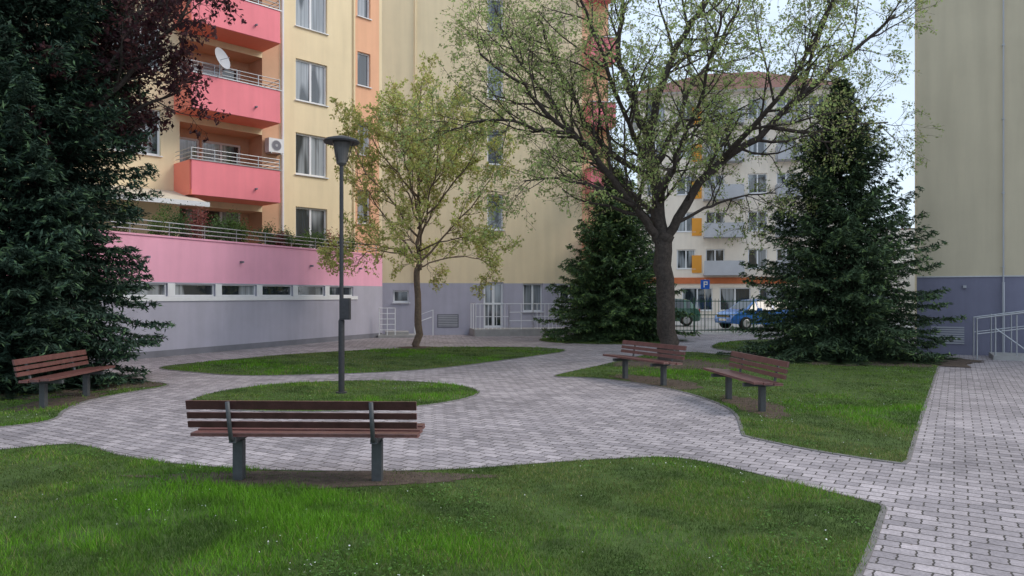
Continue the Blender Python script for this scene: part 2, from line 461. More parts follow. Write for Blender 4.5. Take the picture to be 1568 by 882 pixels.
# dry litter scattered over the paving, gathering near the lawn edges
rs = np.random.RandomState(77); N = 9000
x = rs.uniform(-8, 10, N); y = rs.uniform(4, 20, N)
k = (rs.rand(N) < np.clip(.12 + .5 * nz2(x, y, 1.5), .04, 1)) & (np.abs(x) < y * .75 + 1)
x, y = x[k], y[k]; M = len(x)
C_ = np.stack([x, y, np.full(M, .006)], 1)
D_ = unit(rs.normal(0, 1, (M, 3)) * [1, 1, .12]); W_ = unit(np.array([[0, 0, 1.]]) + rs.normal(0, .15, (M, 3)))
r = rs.uniform(.004, .012, M)
np_mesh('leaf_litter', rhombs(C_, D_, W_, r, r * .5), 4, None, LITTER)

# ------------------------------------------------------------------ benches
def bench(x, y, rz):
    e = empty('park_bench', (x, y, .0), rz)
    L = 1.0
    mb = MB()
    for i in range(3):
        y0 = -.17 + i * .145
        mb.box(ID, -L, L, y0, y0 + .128, .415 + .012 * i, .447 + .012 * i, WOODB)
    mb.build('seat', e, bevel=.006)
    mb = MB()
    class T:
        def p(s, a, b, z): return (a, -.20 + b - (z - .46) * .22, z)
    for z0, hh in ((.50, .055), (.580, .055), (.662, .078)):
        mb.box(T(), -L, L, .0065, .03, z0, z0 + hh, WOODB)
        mb.box(T(), -L + .001, L - .001, -.0, .0062, z0 + .001, z0 + hh - .001, WOOD_SHADE)  # thin rear skin carrying the painted shade
    mb.build('backrest', e)
    for i, sx in enumerate((-.62, .62)):
        mb = MB()
        mb.box(ID, sx - .045, sx + .045, -.075, .005, -.02, .365, LEGM)
        mb.box(ID, sx - .03, sx + .03, -.19, .24, .365, .414, LEGM)
        mb.build('leg_%d' % (i + 1), e, bevel=.005)
        mb = MB()
        mb.tube([(sx, -.16, .375), (sx, -.215, .41), (sx, -.235, .50), (sx, -.235 - .055, .735)], .02, LEGM, 8)
        mb.build('back_support_%d' % (i + 1), e, smooth=True)
bench(-1.81, 6.60, math.radians(-2))
bench(3.44, 11.05, math.radians(95))
bench(2.46, 13.98, math.radians(115))
bench(-6.84, 11.4, math.radians(-86))

# ------------------------------------------------------------------ lamp
e = empty('street_lamp', (-2.86, 12.4, 0))
mb = MB()
mb.tube([(0, 0, 0), (0, 0, .03), (0, 0, .031), (0, 0, 1.22), (0, 0, 1.26), (0, 0, 3.85)], [.09, .09, .052, .052, .036, .034], POLE, 14)
mb.build('pole', e, smooth=False)
mb = MB(); mb.box(ID, -.02, .15, -.075, .05, 1.24, 1.60, POLE); mb.box(ID, -.005, .135, -.082, -.075, 1.27, 1.57, POLE)
mb.build('control_box', e, bevel=.01)
mb = MB()
mb.tube([(0, 0, 3.82), (0, 0, 3.86), (0, 0, 3.9), (0, 0, 4.02), (0, 0, 4.12), (0, 0, 4.20)], [.04, .085, .09, .115, .13, .15], mat('lamp_diffuser', (.10, .10, .10), .3), 20)
mb.tube([(0, 0, 4.20), (0, 0, 4.225), (0, 0, 4.26), (0, 0, 4.30), (0, 0, 4.33)], [.29, .30, .27, .14, .03], POLE, 28)
mb.build('lamp_head', e, smooth=False)
mb = MB()
for t in (0, 2.09, 4.19):
    mb.tube([(.09 * math.cos(t), .09 * math.sin(t), 3.88), (.2 * math.cos(t), .2 * math.sin(t), 4.21)], .008, POLE, 6)
mb.build('head_stays', e)

# ------------------------------------------------------------------ left apartment building (podium + tower)
B = empty('apartment_building')
P = Frame(-9.95, 18.5, .411, .912)
walls, frs, gls = MB(), MB(), MB()
wz0, wz1 = 1.62, 1.97
ops = []
wins = []
s = 1.83 - 1.655 * 5
while s < 8.6:
    wl = 1.41
    ops.append((s, s + wl, wz0, wz1)); wins.append((s, s + wl)); s += 1.655
wall(walls, P, -9, 11.74, -.03, 3.2, 0, ops, .1, lambda a, z: PINK if z > 2.0 else (GREYD if z < .17 else GREYW), zsplits=(2.0, .17))
for a, b in wins:
    window(frs, gls, P, a, b, wz0, wz1, -.05, 1, .04, sill=False)
frs.box(P, -6.6, 10.1, .003, .03, 1.49, 1.617, WHITE)
for a, b in wins[:-1]:
    frs.box(P, b + .003, b + .242, .002, .02, 1.62, 1.97, WHITE)
walls.box(P, -9, 11.74, -.22, .03, 3.202, 3.25, PINK)
walls.box(P, -9, 11.70, -.2, -.01, 2.6, 3.2, PINK)
walls.face([P.p(-9, -.1, 2.7), P.p(11.7, -.1, 2.7), (-5.4, 30.15, 2.7), (-20, 15, 2.7), ], CONC)
e1 = P.p(11.74, 0, 0)
walls.face([(e1[0], e1[1], -.03), (-5.31, 30.3, -.03), (-5.31, 30.3, 3.2), (e1[0], e1[1], 3.2)], GREYW)
for ss in (.9, 4.2, 7.4, 10.2):
    frs.box(P, ss, ss + .06, .0, .12, 2.62, 2.68, GREYD)
rail = MB(); railing(rail, P, -8, 11.5, -.12, 3.25, 3.62, STEEL, 1.25, 3, .016)
rail.build('terrace_railing', B)

T = Frame(-11.03, 24.2, .69, .724)
FH = 2.75
def tm(a, z):
    if 7.0 < a < 8.15: return ORANGE
    if 3.06 < a < 3.72: return BROWN
    return CREAM
TH = 17.5
ops = []
wl = []
for i in range(-1, 4):
    zb = 6.14 + FH * i
    ops.append((4.38, 5.72, zb, zb + 1.55)); wl.append((4.38, 5.72, zb, zb + 1.55, .5))
    if i >= 0: ops.append((-2.0, -.45, zb, zb + 1.5)); wl.append((-2.0, -.45, zb, zb + 1.5, .6))
    zo = 4.45 + FH * (i)
    if i >= 0: ops.append((7.1, 7.72, zo + .05, zo + 1.4)); wl.append((7.1, 7.72, zo + .05, zo + 1.4, None))
for i in range(-1, 4):
    fz = 4.99 + FH * i
    ops.append((.15, 3.05, max(fz, 2.72), fz + 2.38, 1.0, BROWN))
wall(walls, T, -6, 8.29, 2.6, TH, 0, ops, .12, tm, splits=(7.0, 8.15, 3.05, 3.73))
for a, b, c, d, sp in wl:
    window(frs, gls, T, a, b, c, d, -.10, 1, .065, split=[sp] if sp else None)
for i in range(-1, 4):
    fz = max(4.99 + FH * i, 2.72); top = 4.99 + FH * i + 2.38
    o2 = [(.45, 1.25, fz + .05, fz + 2.1), (1.32, 2.75, fz + .75, fz + 2.1)]
    wall(walls, T, .15, 3.05, fz, top, -1.0, o2, .08, lambda a, z: BROWN)
    window(frs, gls, T, .45, 1.25, fz + .05, fz + 2.1, -1.05, 1, .07, sill=False)
    window(frs, gls, T, 1.32, 2.75, fz + .75, fz + 2.1, -1.05, 2, .07, sill=False)
bal = MB(); rl = MB()
for i in range(0, 4):
    z0 = 4.84 + FH * i; z1 = z0 + 1.1
    bal.box(T, -.02, 3.05, 0.002, 1.3, z0, z0 + .15, RED_SIDE)
    bal.box(T, .0, 3.03, 1.22, 1.303, z0 - .003, z1, RED)
    bal.box(T, -.04, .08, .003, 1.218, z0 - .002, z1 - .002, RED_SIDE)
    bal.box(T, 2.95, 3.07, .003, 1.218, z0 - .002, z1 - .002, RED_SIDE)
    bal.box(T, -.06, 3.09, 1.20, 1.33, z1, z1 + .03, STEEL)
    for r0 in (.12, .25, .38):
        rl.tube([T.p(0, .05, z1 + r0), T.p(0, 1.26, z1 + r0), T.p(3.03, 1.26, z1 + r0), T.p(3.03, .05, z1 + r0)], .014, STEEL, 6)
    for ss in (0, .75, 1.5, 2.25, 3.03):
        rl.tube([T.p(ss, 1.26, z1), T.p(ss, 1.26, z1 + .38)], .016, STEEL, 6)
    bal.box(T, 2.1, 2.15, 1.3, 1.42, z0 + .35, z0 + .40, GREYD)
bal.build('balconies', B); rl.build('balcony_railings', B)
dp = MB(); dp.tube([T.p(3.82, .06, 2.7), T.p(3.82, .06, TH)], .05, WHITE, 8)
dp.tube([T.p(6.9, .05, 2.7), T.p(6.9, .05, TH)], .03, CREAM, 8)
dp.build('downpipes', B)
C = Frame(-5.31, 30.2, .98, .20)
ops = []; wl = []
for i in range(5):
    zb = 4.4 + FH * i
    ops += [(4.35, 5.05, zb, zb + 1.5)]; wl.append((4.35, 5.05, zb, zb + 1.5, None))
ops += [(4.2, 5.05, .28, 2.2), (5.9, 6.75, .95, 2.15), (.45, 1.1, 1.35, 1.85), (7.5, 8.4, .95, 2.15)]
wl += [(5.9, 6.75, .95, 2.15, .5), (.45, 1.1, 1.35, 1.85, None), (7.5, 8.4, .95, 2.15, .5)]
wall(walls, C, 0, 9.7, -.03, TH, 0, ops, .12, lambda a, z: GREYW if z < 2.15 else (ORANGE if 8.5 < a < 9.7 else CREAM), splits=(8.5,), zsplits=(2.15,))
for a, b, c, d, sp in wl:
    window(frs, gls, C, a, b, c, d, -.10, 1, .065, split=[sp] if sp else None)
window(frs, gls, C, 4.2, 5.05, .28, 2.2, -.08, 2, .09, sill=False)
frs.box(C, 4.2, 5.05, -.085, -.06, 1.25, 1.33, WHITE)
bb = MB()
for i in range(5):
    z0 = 3.3 + FH * i
    bb.box(C, 8.65, 9.75, .003, .8, z0, z0 + 1.0, RED)
    bb.box(C, 8.6, 9.8, .0, .85, z0 + 1.002, z0 + 1.03, STEEL)
bb.build('rear_balconies', B)
walls.tube([C.p(1.35, .05, 2.2), C.p(1.35, .05, TH)], .03, CREAM, 8)
c1 = C.p(9.7, 0, 0); c2 = C.p(9.7, -12, 0); t0 = T.p(-6, 0, 0); t1 = T.p(-6, -12, 0)
walls.face([(c1[0], c1[1], -.03), (c2[0], c2[1], -.03), (c2[0], c2[1], TH), (c1[0], c1[1], TH)], CREAM)
walls.face([(t0[0], t0[1], -.03), (t1[0], t1[1], -.03), (t1[0], t1[1], TH), (t0[0], t0[1], TH)], CREAM)
walls.face([(t0[0], t0[1], TH), (-5.31, 30.2, TH), (c1[0], c1[1], TH), (c2[0], c2[1], TH), (t1[0], t1[1], TH)], CONC)
p0 = P.p(-9, 0, 0); walls.face([(p0[0], p0[1], -.03), (-20, 15, -.03), (-20, 15, 3.2), (p0[0], p0[1], 3.2)], GREYW)
walls.build('walls', B); frs.build('window_frames', B); gls.build('window_glass', B)

mb = MB()
A = [T.p(-4.2, .02, 5.05), T.p(.2, .02, 5.05), T.p(.2, 2.1, 4.5), T.p(-4.2, 2.1, 4.5)]
mb.face(A, AWN); mb.face([(x, y, z - .03) for x, y, z in A], AWN)
mb.box(T, -4.2, .2, 2.1, 2.14, 4.38, 4.52, WHITE)
mb.tube([T.p(.1, .02, 4.6), T.p(.1, 2.1, 4.45)], .025, WHITE, 6)
mb.build('awning', B)
e = empty('satellite_dish', T.p(.85, 1.45, 9.25))
mb = MB()
dirv = Vector((.93, -.25, .3)).normalized(); a = dirv.orthogonal().normalized(); b = dirv.cross(a)
prev = None
for k in range(6):
    r = .36 * k / 5; off = .09 * (k / 5) ** 2
    ring = [tuple(a * (r * math.cos(t)) + b * (r * math.sin(t)) + dirv * off) for t in np.linspace(0, 2 * math.pi, 20, endpoint=False)]
    if prev:
        for j in range(20): mb.face([prev[j], prev[(j + 1) % 20], ring[(j + 1) % 20], ring[j]], BGREY)
    prev = ring
mb.tube([(0, 0, -.02), tuple(dirv * .35 + Vector((0, 0, -.08)))], .012, STEEL, 6)
mb.tube([(0, 0, 0), (-.05, .05, -.55)], .018, STEEL, 6)
mb.build('dish', e)
e = empty('air_conditioner', (0, 0, 0))
mb = MB(); mb.box(T, 3.12, 3.7, .06, .36, 6.75, 7.25, WHITE)
for r, m_ in ((.19, BGREY), (.17, GREYD), (.05, BGREY)):
    mb.tube([T.p(3.41, .355, 7.0), T.p(3.41, .382 - .06 * r, 7.0)], r, m_, 18)
mb.box(T, 3.2, 3.24, .0, .36, 6.70, 6.748, STEEL); mb.box(T, 3.58, 3.62, .0, .36, 6.70, 6.748, STEEL)
mb.build('outdoor_unit', e)

e = empty('entrance_stairs')
mb = MB(); mb.box(C, 3.6, 8.0, .003, 1.5, -.02, .28, CONC)
mb.box(C, 8.0, 8.3, .003, 1.5, -.02, .19, CONC); mb.box(C, 8.3, 8.6, .003, 1.5, -.02, .10, CONC)
mb.build('platform', e)
mb = MB()
railing(mb, C, 3.65, 5.0, 1.45, .28, 1.3, WHITE, .16, 2, .014); railing(mb, C, 6.0, 7.95, 1.45, .28, 1.3, WHITE, .16, 2, .014)
railing(mb, C, 5.0, 6.0, 1.45, .28, 1.3, WHITE, .5, 3, .014)
mb.tube([C.p(7.95, 1.45, 1.3), C.p(8.6, 1.45, 1.05), C.p(8.6, 1.45, 0)], .02, WHITE, 6)
for nn in (.1, .75): mb.tube([C.p(3.65, nn, .28), C.p(3.65, nn, 1.3), C.p(3.65, 1.45, 1.3)], .02, WHITE, 6)
mb.build('handrail', e)
e = empty('basement_stairs')
mb = MB(); mb.box(C, -.2, 1.3, .6, 1.8, -.02, .10, CONC); mb.box(C, .1, 1.0, .6, 1.5, .1, .22, CONC)
mb.build('landing', e)
mb = MB(); railing(mb, C, -.15, .45, 1.75, .1, 1.15, WHITE, .3, 5, .016)
mb.tube([C.p(1.3, .8, 0.1), C.p(1.3, .8, .8), C.p(2.0, .8, 1.05), C.p(2.0, .8, .02)], .02, WHITE, 6)
mb.tube([C.p(1.3, .3, 0.1), C.p(1.3, .3, .5), C.p(2.0, .3, .75)], .02, WHITE, 6)
mb.build('handrail', e)
e = empty('ventilation_grille'); mb = MB()
for i in range(7): mb.box(C, 2.3, 3.1, .009, .02, .35 + i * .07, .39 + i * .07, BGREY)
mb.box(C, 2.25, 3.15, .001, .008, .3, .86, GREYD); mb.build('louvres', e)

# ------------------------------------------------------------------ right apartment building
R = Frame(11.5, 21.0, .88, -.475)
B2 = empty('apartment_building')
mb = MB(); RH = 13.5
wall(mb, R, 0, 14, -.03, RH, 0, [], .1, lambda a, z: GREYR if z < 2.15 else CREAM2, zsplits=(2.15,))
mb.box(R, -.003, 14, .001, .025, 2.15, 2.18, STEEL)
w1 = R.p(0, -14, 0); w0 = R.p(0, 0, 0)
mb.face([(w0[0], w0[1], -.03), (w1[0], w1[1], -.03), (w1[0], w1[1], RH), (w0[0], w0[1], RH)], CREAM2)
w2 = R.p(14, -14, 0); w3 = R.p(14, 0, 0)
mb.face([(w0[0], w0[1], RH), (w1[0], w1[1], RH), (w2[0], w2[1], RH), (w3[0], w3[1], RH)], CONC)
mb.build('walls', B2)
mb = MB(); mb.tube([R.p(2.05, .08, 2.0), R.p(2.05, .08, RH)], .02, BGREY, 6)
mb.tube([R.p(2.05, .10, .0), R.p(2.05, .10, 2.0)], .035, BGREY, 6)
for z in (2.4, 4.4, 6.4, 8.4): mb.box(R, 2.02, 2.08, 0, .09, z, z + .03, STEEL)
mb.box(R, 1.12, 1.2, .003, .06, 1.85, 1.92, BGREY)
mb.build('lightning_conductor', B2)
e = empty('ventilation_grille'); mb = MB()
for i in range(8): mb.box(R, .35, 1.15, .009, .03, .30 + i * .062, .335 + i * .062, BGREY)
mb.box(R, .3, 1.2, .001, .008, .27, .83, GREYR)
mb.build('louvres', e)
e = empty('metal_stair_railing'); mb = MB()
mb.box(R, 1.7, 5, .3, 1.6, -.02, .12, CONC)
for nn in (.35, 1.5):
    mb.tube([R.p(1.35, nn, 0), R.p(1.35, nn, 1.05), R.p(2.6, nn, 1.25), R.p(4.5, nn, 1.25)], .022, STEEL, 8)
    mb.tube([R.p(1.35, nn, .65), R.p(2.6, nn, .85), R.p(4.5, nn, .85)], .015, STEEL, 8)
    for s0 in (1.75, 2.2, 2.6, 3.2): mb.tube([R.p(s0, nn, 0), R.p(s0, nn, 1.15)], .018, STEEL, 8)
mb.tube([R.p(1.75, 1.5, .8), R.p(2.6, 1.5, .1)], .018, STEEL, 8)
mb.build('handrail', e)

# ------------------------------------------------------------------ distant apartment block
D = Frame(9.4, 55.5, .985, -.17)
B3 = empty('apartment_building')
walls, frs, gls = MB(), MB(), MB()
DC = mat('pale_render', (.80, .72, .62), .9, .05, .5, .1, 40, streak=.06)
ops = []
for i in range(5):
    z = 3.6 + 2.75 * i
    for a in (.7, 2.9, 5.0, 8.0, 10.0, 12.2): ops.append((a, a + 1.35, z, z + 1.45))
for a in (.5, 3.3, 6.0, 8.8, 11.4): ops.append((a, a + 2.2, .5, 2.2))
W3 = 14.5
wall(walls, D, 0, W3, -.03, 16.6, 0, ops, .15, lambda a, z: DC, zsplits=(2.6,))
for a, b, c, d in ops: window(frs, gls, D, a, b, c, d, -.12, 2, .08)
for i in range(5):
    z = 3.1 + 2.75 * i
    walls.box(D, 4.8, 7.6, .003, 1.1, z, z + .15, BGREY); walls.box(D, 4.8, 7.6, 1.0, 1.1, z + .15, z + 1.05, BGREY)
    walls.box(D, 4.0, 4.7, .002, .05, z + .2, z + 1.5, ORG2)
    walls.box(D, 9.9, 11.6, .003, 1.1, z, z + 1.05, BGREY)
walls.box(D, 0, W3, .002, .12, 2.5, 2.95, mat('shop_fascia', (.55, .16, .06), .6))
r0 = [D.p(-.6, .7, 16.6), D.p(W3 + .6, .7, 16.6), D.p(W3 + .6, -11.7, 16.6), D.p(-.6, -11.7, 16.6)]
rg = [D.p(5, -5.5, 19.6), D.p(W3 - 5, -5.5, 19.6)]
walls.face([r0[0], r0[1], rg[1], rg[0]], ROOF); walls.face([r0[1], r0[2], rg[1]], ROOF); walls.face([r0[2], r0[3], rg[0], rg[1]], ROOF); walls.face([r0[3], r0[0], rg[0]], ROOF)
walls.face([(x, y, z - .004) for x, y, z in r0], WHITE)
for a in (0, W3):
    walls.face([D.p(a, 0, -.03), D.p(a, -11, -.03), D.p(a, -11, 16.6), D.p(a, 0, 16.6)], DC)
walls.build('walls', B3); frs.build('window_frames', B3); gls.build('window_glass', B3)
D2 = Frame(24, 52, .98, -.2); B4 = empty('apartment_building'); mb = MB(); fr = MB(); gl = MB()
ops = [(a, a + 1.4, z, z + 1.4) for a in (1, 4, 7, 10, 13) for z in (1.0, 3.8)]
wall(mb, D2, 0, 17, -.03, 6.2, 0, ops, .15, lambda a, z: DC)
for o in ops: window(fr, gl, D2, *o, -.1, 2, .08)
mb.box(D2, 0, 17, -9, -.003, 6.0, 6.3, ROOF)
mb.face([D2.p(0, 0, 0), D2.p(0, -9, 0), D2.p(0, -9, 6), D2.p(0, 0, 6)], DC)
mb.build('walls', B4); fr.build('window_frames', B4); gl.build('window_glass', B4)

# ------------------------------------------------------------------ fence
e = empty('metal_fence'); mb = MB()
FF = Frame(5.2, 31.3, 1, -.02)
for i in range(5):
    s0 = i * 2.5
    mb.box(FF, s0 - .03, s0 + .03, -.03, .03, -.03, 1.55, FENCEM)
    if i < 4:
        for z in (.15, .8, 1.38): mb.box(FF, s0 + .03, s0 + 2.47, -.012, .012, z, z + .035, FENCEM)
        for k in range(1, 17): mb.box(FF, s0 + k * .147 - .008, s0 + k * .147 + .008, -.006, .006, .08, 1.5, FENCEM)
mb.build('fence_panels', e)

# ------------------------------------------------------------------ cars
def car(x, y, rz, colr):
    e = empty('parked_car', (x, y, 0), rz)
    paint = mat('car_paint', colr, .25, .03, 3, spec=.6); paint.node_tree.nodes['Principled BSDF'].inputs['Coat Weight'].default_value = .8
    dark = mat('car_glass', (.02, .025, .03), .05, .02, 3, spec=.9)
    st = [(0, .36, .62, .66, .70, 0), (.06, .28, .80, .90, .80, 0), (.22, .25, .93, .98, .84, 0), (.55, .25, .95, 1.36, .85, 1), (.75, .25, .95, 1.43, .85, 0), (.86, .25, .95, 1.44, .85, 1), (1.65, .25, .94, 1.48, .86, 0), (1.75, .25, .94, 1.48, .86, 1),
          (2.55, .25, .93, 1.41, .86, 0), (2.62, .25, .93, 1.39, .86, 1), (3.15, .25, .92, .99, .86, 0), (3.75, .27, .80, .84, .82, 0), (3.98, .30, .62, .66, .74, 0), (4.05, .36, .5, .52, .66, 0)]
    mb = MB(); secs = []
    for x0, zb, belt, roof, hw, _ in st:
        rw = hw * (.68 if roof > 1.2 else .86)
        secs.append([(x0 - 2.02, -hw * .92, zb), (x0 - 2.02, -hw, (zb + belt) / 2), (x0 - 2.02, -hw * .97, belt), (x0 - 2.02, -rw, roof - .03), (x0 - 2.02, -rw * .8, roof),
                     (x0 - 2.02, rw * .8, roof), (x0 - 2.02, rw, roof - .03), (x0 - 2.02, hw * .97, belt), (x0 - 2.02, hw, (zb + belt) / 2), (x0 - 2.02, hw * .92, zb)])
    for i in range(len(secs) - 1):
        for j in range(10):
            k = (j + 1) % 10; m = paint
            if j in (2, 6) and st[i][5]: m = dark
            if j == 4 and i in (2, 9): m = dark
            mb.face([secs[i][j], secs[i][k], secs[i + 1][k], secs[i + 1][j]], m)
    mb.face(secs[0], paint); mb.face(secs[-1], paint)
    mb.build('body', e)
    mb = MB()
    for wx in (-1.28, 1.3):
        for sy in (-1, 1):
            mb.tube([(wx, sy * .66, .31), (wx, sy * .86, .31), (wx, sy * .875, .31)], [.31, .31, .27], RUBBER, 22)
            mb.tube([(wx, sy * .87, .31), (wx, sy * .885, .31)], [.2, .17], STEEL, 14)
    mb.build('wheels', e)
    mb = MB()
    for sy in (-1, 1):
        mb.box(ID, 1.80, 1.90, sy * .62 - .1, sy * .62 + .1, .62, .74, WHITE)
        mb.box(ID, -2.0, -1.93, sy * .66 - .08, sy * .66 + .08, .72, .92, mat('tail_light', (.4, .02, .02), .3))
        mb.box(ID, .45, .6, sy * .88 - .07, sy * .88 + .07, .92, 1.03, paint)
    mb.box(ID, 1.98, 2.035, -.3, .3, .42, .52, WHITE); mb.box(ID, 1.9, 2.0, -.5, .5, .55, .68, dark)
    mb.build('lights_and_mirrors', e)
car(12.1, 36.5, math.radians(200), (.01, .14, .50))
car(8.2, 40.5, math.radians(170), (.03, .10, .07))
car(16.9, 39, math.radians(195), (.35, .35, .37))

e = empty('parking_sign', (9.45, 36.2, 0)); mb = MB()
mb.tube([(0, 0, 0), (0, 0, 2.45)], .03, STEEL, 8)
mb.box(ID, -.22, .22, -.045, -.032, 1.95, 2.4, SIGNB)
mb.box(ID, -.08, -.03, -.052, -.046, 2.03, 2.32, WHITE); mb.box(ID, -.03, .07, -.052, -.046, 2.27, 2.32, WHITE)
mb.box(ID, -.03, .07, -.052, -.046, 2.15, 2.20, WHITE); mb.box(ID, .07, .11, -.052, -.046, 2.15, 2.32, WHITE)
mb.build('sign_panel', e)

# ------------------------------------------------------------------ deciduous trees
def rnd_perp(d, rng):
    v = Vector((rng.gauss(0, 1), rng.gauss(0, 1), rng.gauss(0, 1)))
    v -= d * v.dot(d)
    return v.normalized() if v.length > 1e-4 else d.orthogonal().normalized()

class Tree:
    def __init__(s, seed, counts, ratio, trop, wig, maxl, bark, leafn=6, spread=.9, rtw=.006):
        s.r = random.Random(seed); s.c = counts; s.ratio = ratio; s.trop = trop; s.wig = wig; s.mb = MB(); s.leaves = []; s.maxl = maxl; s.bark = bark; s.leafn = leafn; s.sp = spread; s.rtw = rtw
    def limb(s, pts, r0, r1, lvl=0, kids=True):
        P = [Vector(p) for p in pts]
        Q = []
        n = len(P)
        for i in range(n - 1):
            a = P[max(i - 1, 0)]; b = P[i]; c = P[i + 1]; d = P[min(i + 2, n - 1)]
            for k in range(4):
                t = k / 4
                q = .5 * ((2 * b) + (c - a) * t + (2 * a - 5 * b + 4 * c - d) * t * t + (3 * b - a - 3 * c + d) * t ** 3)
                Q.append(q + Vector((s.r.gauss(0, .035), s.r.gauss(0, .035), s.r.gauss(0, .02))) * (0 if i + k == 0 else 1))
        Q.append(P[-1])
        m = len(Q); R = [(r0 + (r1 - r0) * (i / (m - 1)) ** .7) * s.r.uniform(.95, 1.06) for i in range(m)]
        s.mb.tube(Q, R, s.bark, 10 if r0 > .08 else 7)
        if kids: s.kids(Q, R, lvl, .22)
    def kids(s, Q, R, lvl, f0):
        if lvl >= s.maxl: return
        L = sum((Q[i + 1] - Q[i]).length for i in range(len(Q) - 1))
        n = s.c[lvl]
        if lvl == 0: n = max(3, int(n * L / 5))
        for k in range(n):
            f = f0 + (1 - f0) * (k + s.r.random()) / n
            x = f * (len(Q) - 1); i = min(int(x), len(Q) - 2); t = x - i
            p = Q[i].lerp(Q[i + 1], t); d = (Q[i + 1] - Q[i]).normalized(); r = R[i] * (1 - t) + R[i + 1] * t
            a = s.r.uniform(.5, 1.15) * s.sp
            nd = (d * math.cos(a) + rnd_perp(d, s.r) * math.sin(a)).normalized()
            nl = s.ratio[lvl] * s.r.uniform(.6, 1.25) * (1.15 - .5 * f)
            s.grow(p, nd, nl, max(min(r * .6, .010 + .016 * nl * nl * .6), s.rtw), lvl + 1)
    def grow(s, p, d, L, r, lvl):
        n = 5 if lvl < s.maxl else 3
        Q = [p.copy()]; R = [r]; st = L / n
        for i in range(n):
            d = (d + Vector((s.r.gauss(0, s.wig), s.r.gauss(0, s.wig), s.r.gauss(0, s.wig) + s.trop[lvl]))).normalized()
            p = p + d * st; Q.append(p.copy()); R.append(max(r * (1 - .75 * (i + 1) / n), s.rtw * .6))
        s.mb.tube(Q, R, s.bark, 5 if lvl == 1 else 3, cap=False)
        if lvl >= s.maxl:
            for k in range(s.leafn):
                f = .35 + .65 * s.r.random(); x = f * n; i = min(int(x), n - 1)
                q = Q[i].lerp(Q[i + 1], x - i)
                s.leaves.append((q.x, q.y, q.z))
        s.kids(Q, R, lvl, .2)
    def finish(s, name, loc, base, size, seed, droop=.3, var=.35, tint=None, jit=.04):
        e = empty(name, loc)
        s.mb.build('trunk_and_branches', e, smooth=True)
        rs = np.random.RandomState(seed)
        C = np.array(s.leaves); M = len(C)
        C = C + rs.normal(0, jit, C.shape)
        D = unit(rs.normal(0, 1, (M, 3)) + [0, 0, -droop]); W = unit(rs.normal(0, 1, (M, 3)) + [0, 0, .8])
        sz = rs.uniform(.6, 1.35, M) * size
        cn = nz2(C[:, 0] + C[:, 2] * .7, C[:, 1] - C[:, 2] * .5, 2.2)
        c = np.array(base)[None, :] * (1 + var * cn)[:, None] * rs.uniform(.65, 1.35, M)[:, None]
        if tint is not None:
            k = rs.rand(M) < .3; c[k] = np.array(tint) * rs.uniform(.7, 1.2, k.sum())[:, None]
        np_mesh('leaves', rhombs(C, D, W, sz, sz * .55), 4, np.clip(c, 0, .85), LEAF, e)
        print(name, 'leaves', M)

t = Tree(11, [15, 7, 5], [1.9, .9, .42], [0, .05, -.03, -.10], .15, 3, BARK, 7, rtw=.0045)
t.limb([(0, 0, -.05), (-.04, 0, .5), (-.11, 0, 1.68), (-.16, 0, 2.96)], .26, .205, kids=False)
t.mb.tube([(0, 0, -.05), (0, 0, .08), (-.01, 0, .3)], [.36, .30, .24], BARK, 12)
t.limb([(-.16, 0, 2.9), (-.22, .05, 3.6), (-.4, .1, 4.7), (-.48, .1, 5.7)], .19, .14)
t.limb([(-.47, .1, 5.4), (-.88, .3, 6.5), (-1.2, .3, 7.8), (-1.1, .2, 9.2), (-1.3, .2, 10.6)], .12, .03)
t.limb([(-.47, .1, 5.5), (-.24, -.2, 6.8), (.24, -.4, 7.9), (.96, -.5, 9.0), (1.4, -.4, 10.4)], .12, .03)
t.limb([(-.3, 0, 4.9), (.2, .5, 5.8), (.9, 1.0, 7.2), (1.7, 1.4, 8.4), (2.3, 1.6, 9.8)], .09, .025)
t.limb([(-.16, 0, 2.9), (-.5, -.1, 3.3), (-1.04, -.3, 3.95), (-2.0, -.6, 5.0), (-2.8, -.8, 5.7), (-3.6, -1.0, 6.5), (-4.6, -1.1, 7.2)], .13, .025)
t.limb([(-2.4, -.7, 5.4), (-3.3, -1.2, 5.5), (-4.3, -1.5, 5.6), (-5.2, -1.8, 5.3)], .06, .018)
t.limb([(-.16, 0, 2.8), (.2, -.1, 3.55), (.88, -.2, 4.65), (2.0, -.5, 5.4), (3.0, -.6, 6.4), (4.1, -.8, 7.35), (5.1, -.8, 8.2)], .15, .03)
t.limb([(2.3, -.5, 5.65), (3.3, -.1, 5.6), (4.4, .3, 5.9), (5.6, .5, 6.0)], .06, .018)
t.limb([(3.0, -.6, 6.4), (3.2, -.8, 7.5), (3.6, -1, 8.6), (4.0, -1, 9.6)], .06, .02)
t.limb([(-.33, .05, 4.5), (-1.4, .6, 5.3), (-2.1, .9, 6.4), (-2.7, 1.1, 7.7), (-3.2, 1.2, 8.9)], .10, .025)
t.limb([(-.2, 0, 3.6), (-.9, 1.2, 4.4), (-1.6, 2.5, 5.4), (-2.2, 3.6, 6.6)], .09, .025)
t.limb([(-.3, 0, 4.1), (.4, 1.3, 5.0), (1.0, 2.6, 6.0), (1.6, 3.8, 7.2)], .09, .025)
t.limb([(-.25, 0, 3.9), (-.1, -1.2, 4.8), (.2, -2.4, 6.0), (.3, -3.4, 7.3)], .06, .025)
t.limb([(-.4, 0, 4.7), (-1.2, -1.2, 5.6), (-1.9, -2.2, 6.8), (-2.6, -3.0, 8.1)], .08, .025)
t.limb([(1.2, -.3, 4.9), (1.9, -1.4, 5.8), (2.6, -2.2, 7.0), (3.1, -2.8, 8.3)], .08, .025)
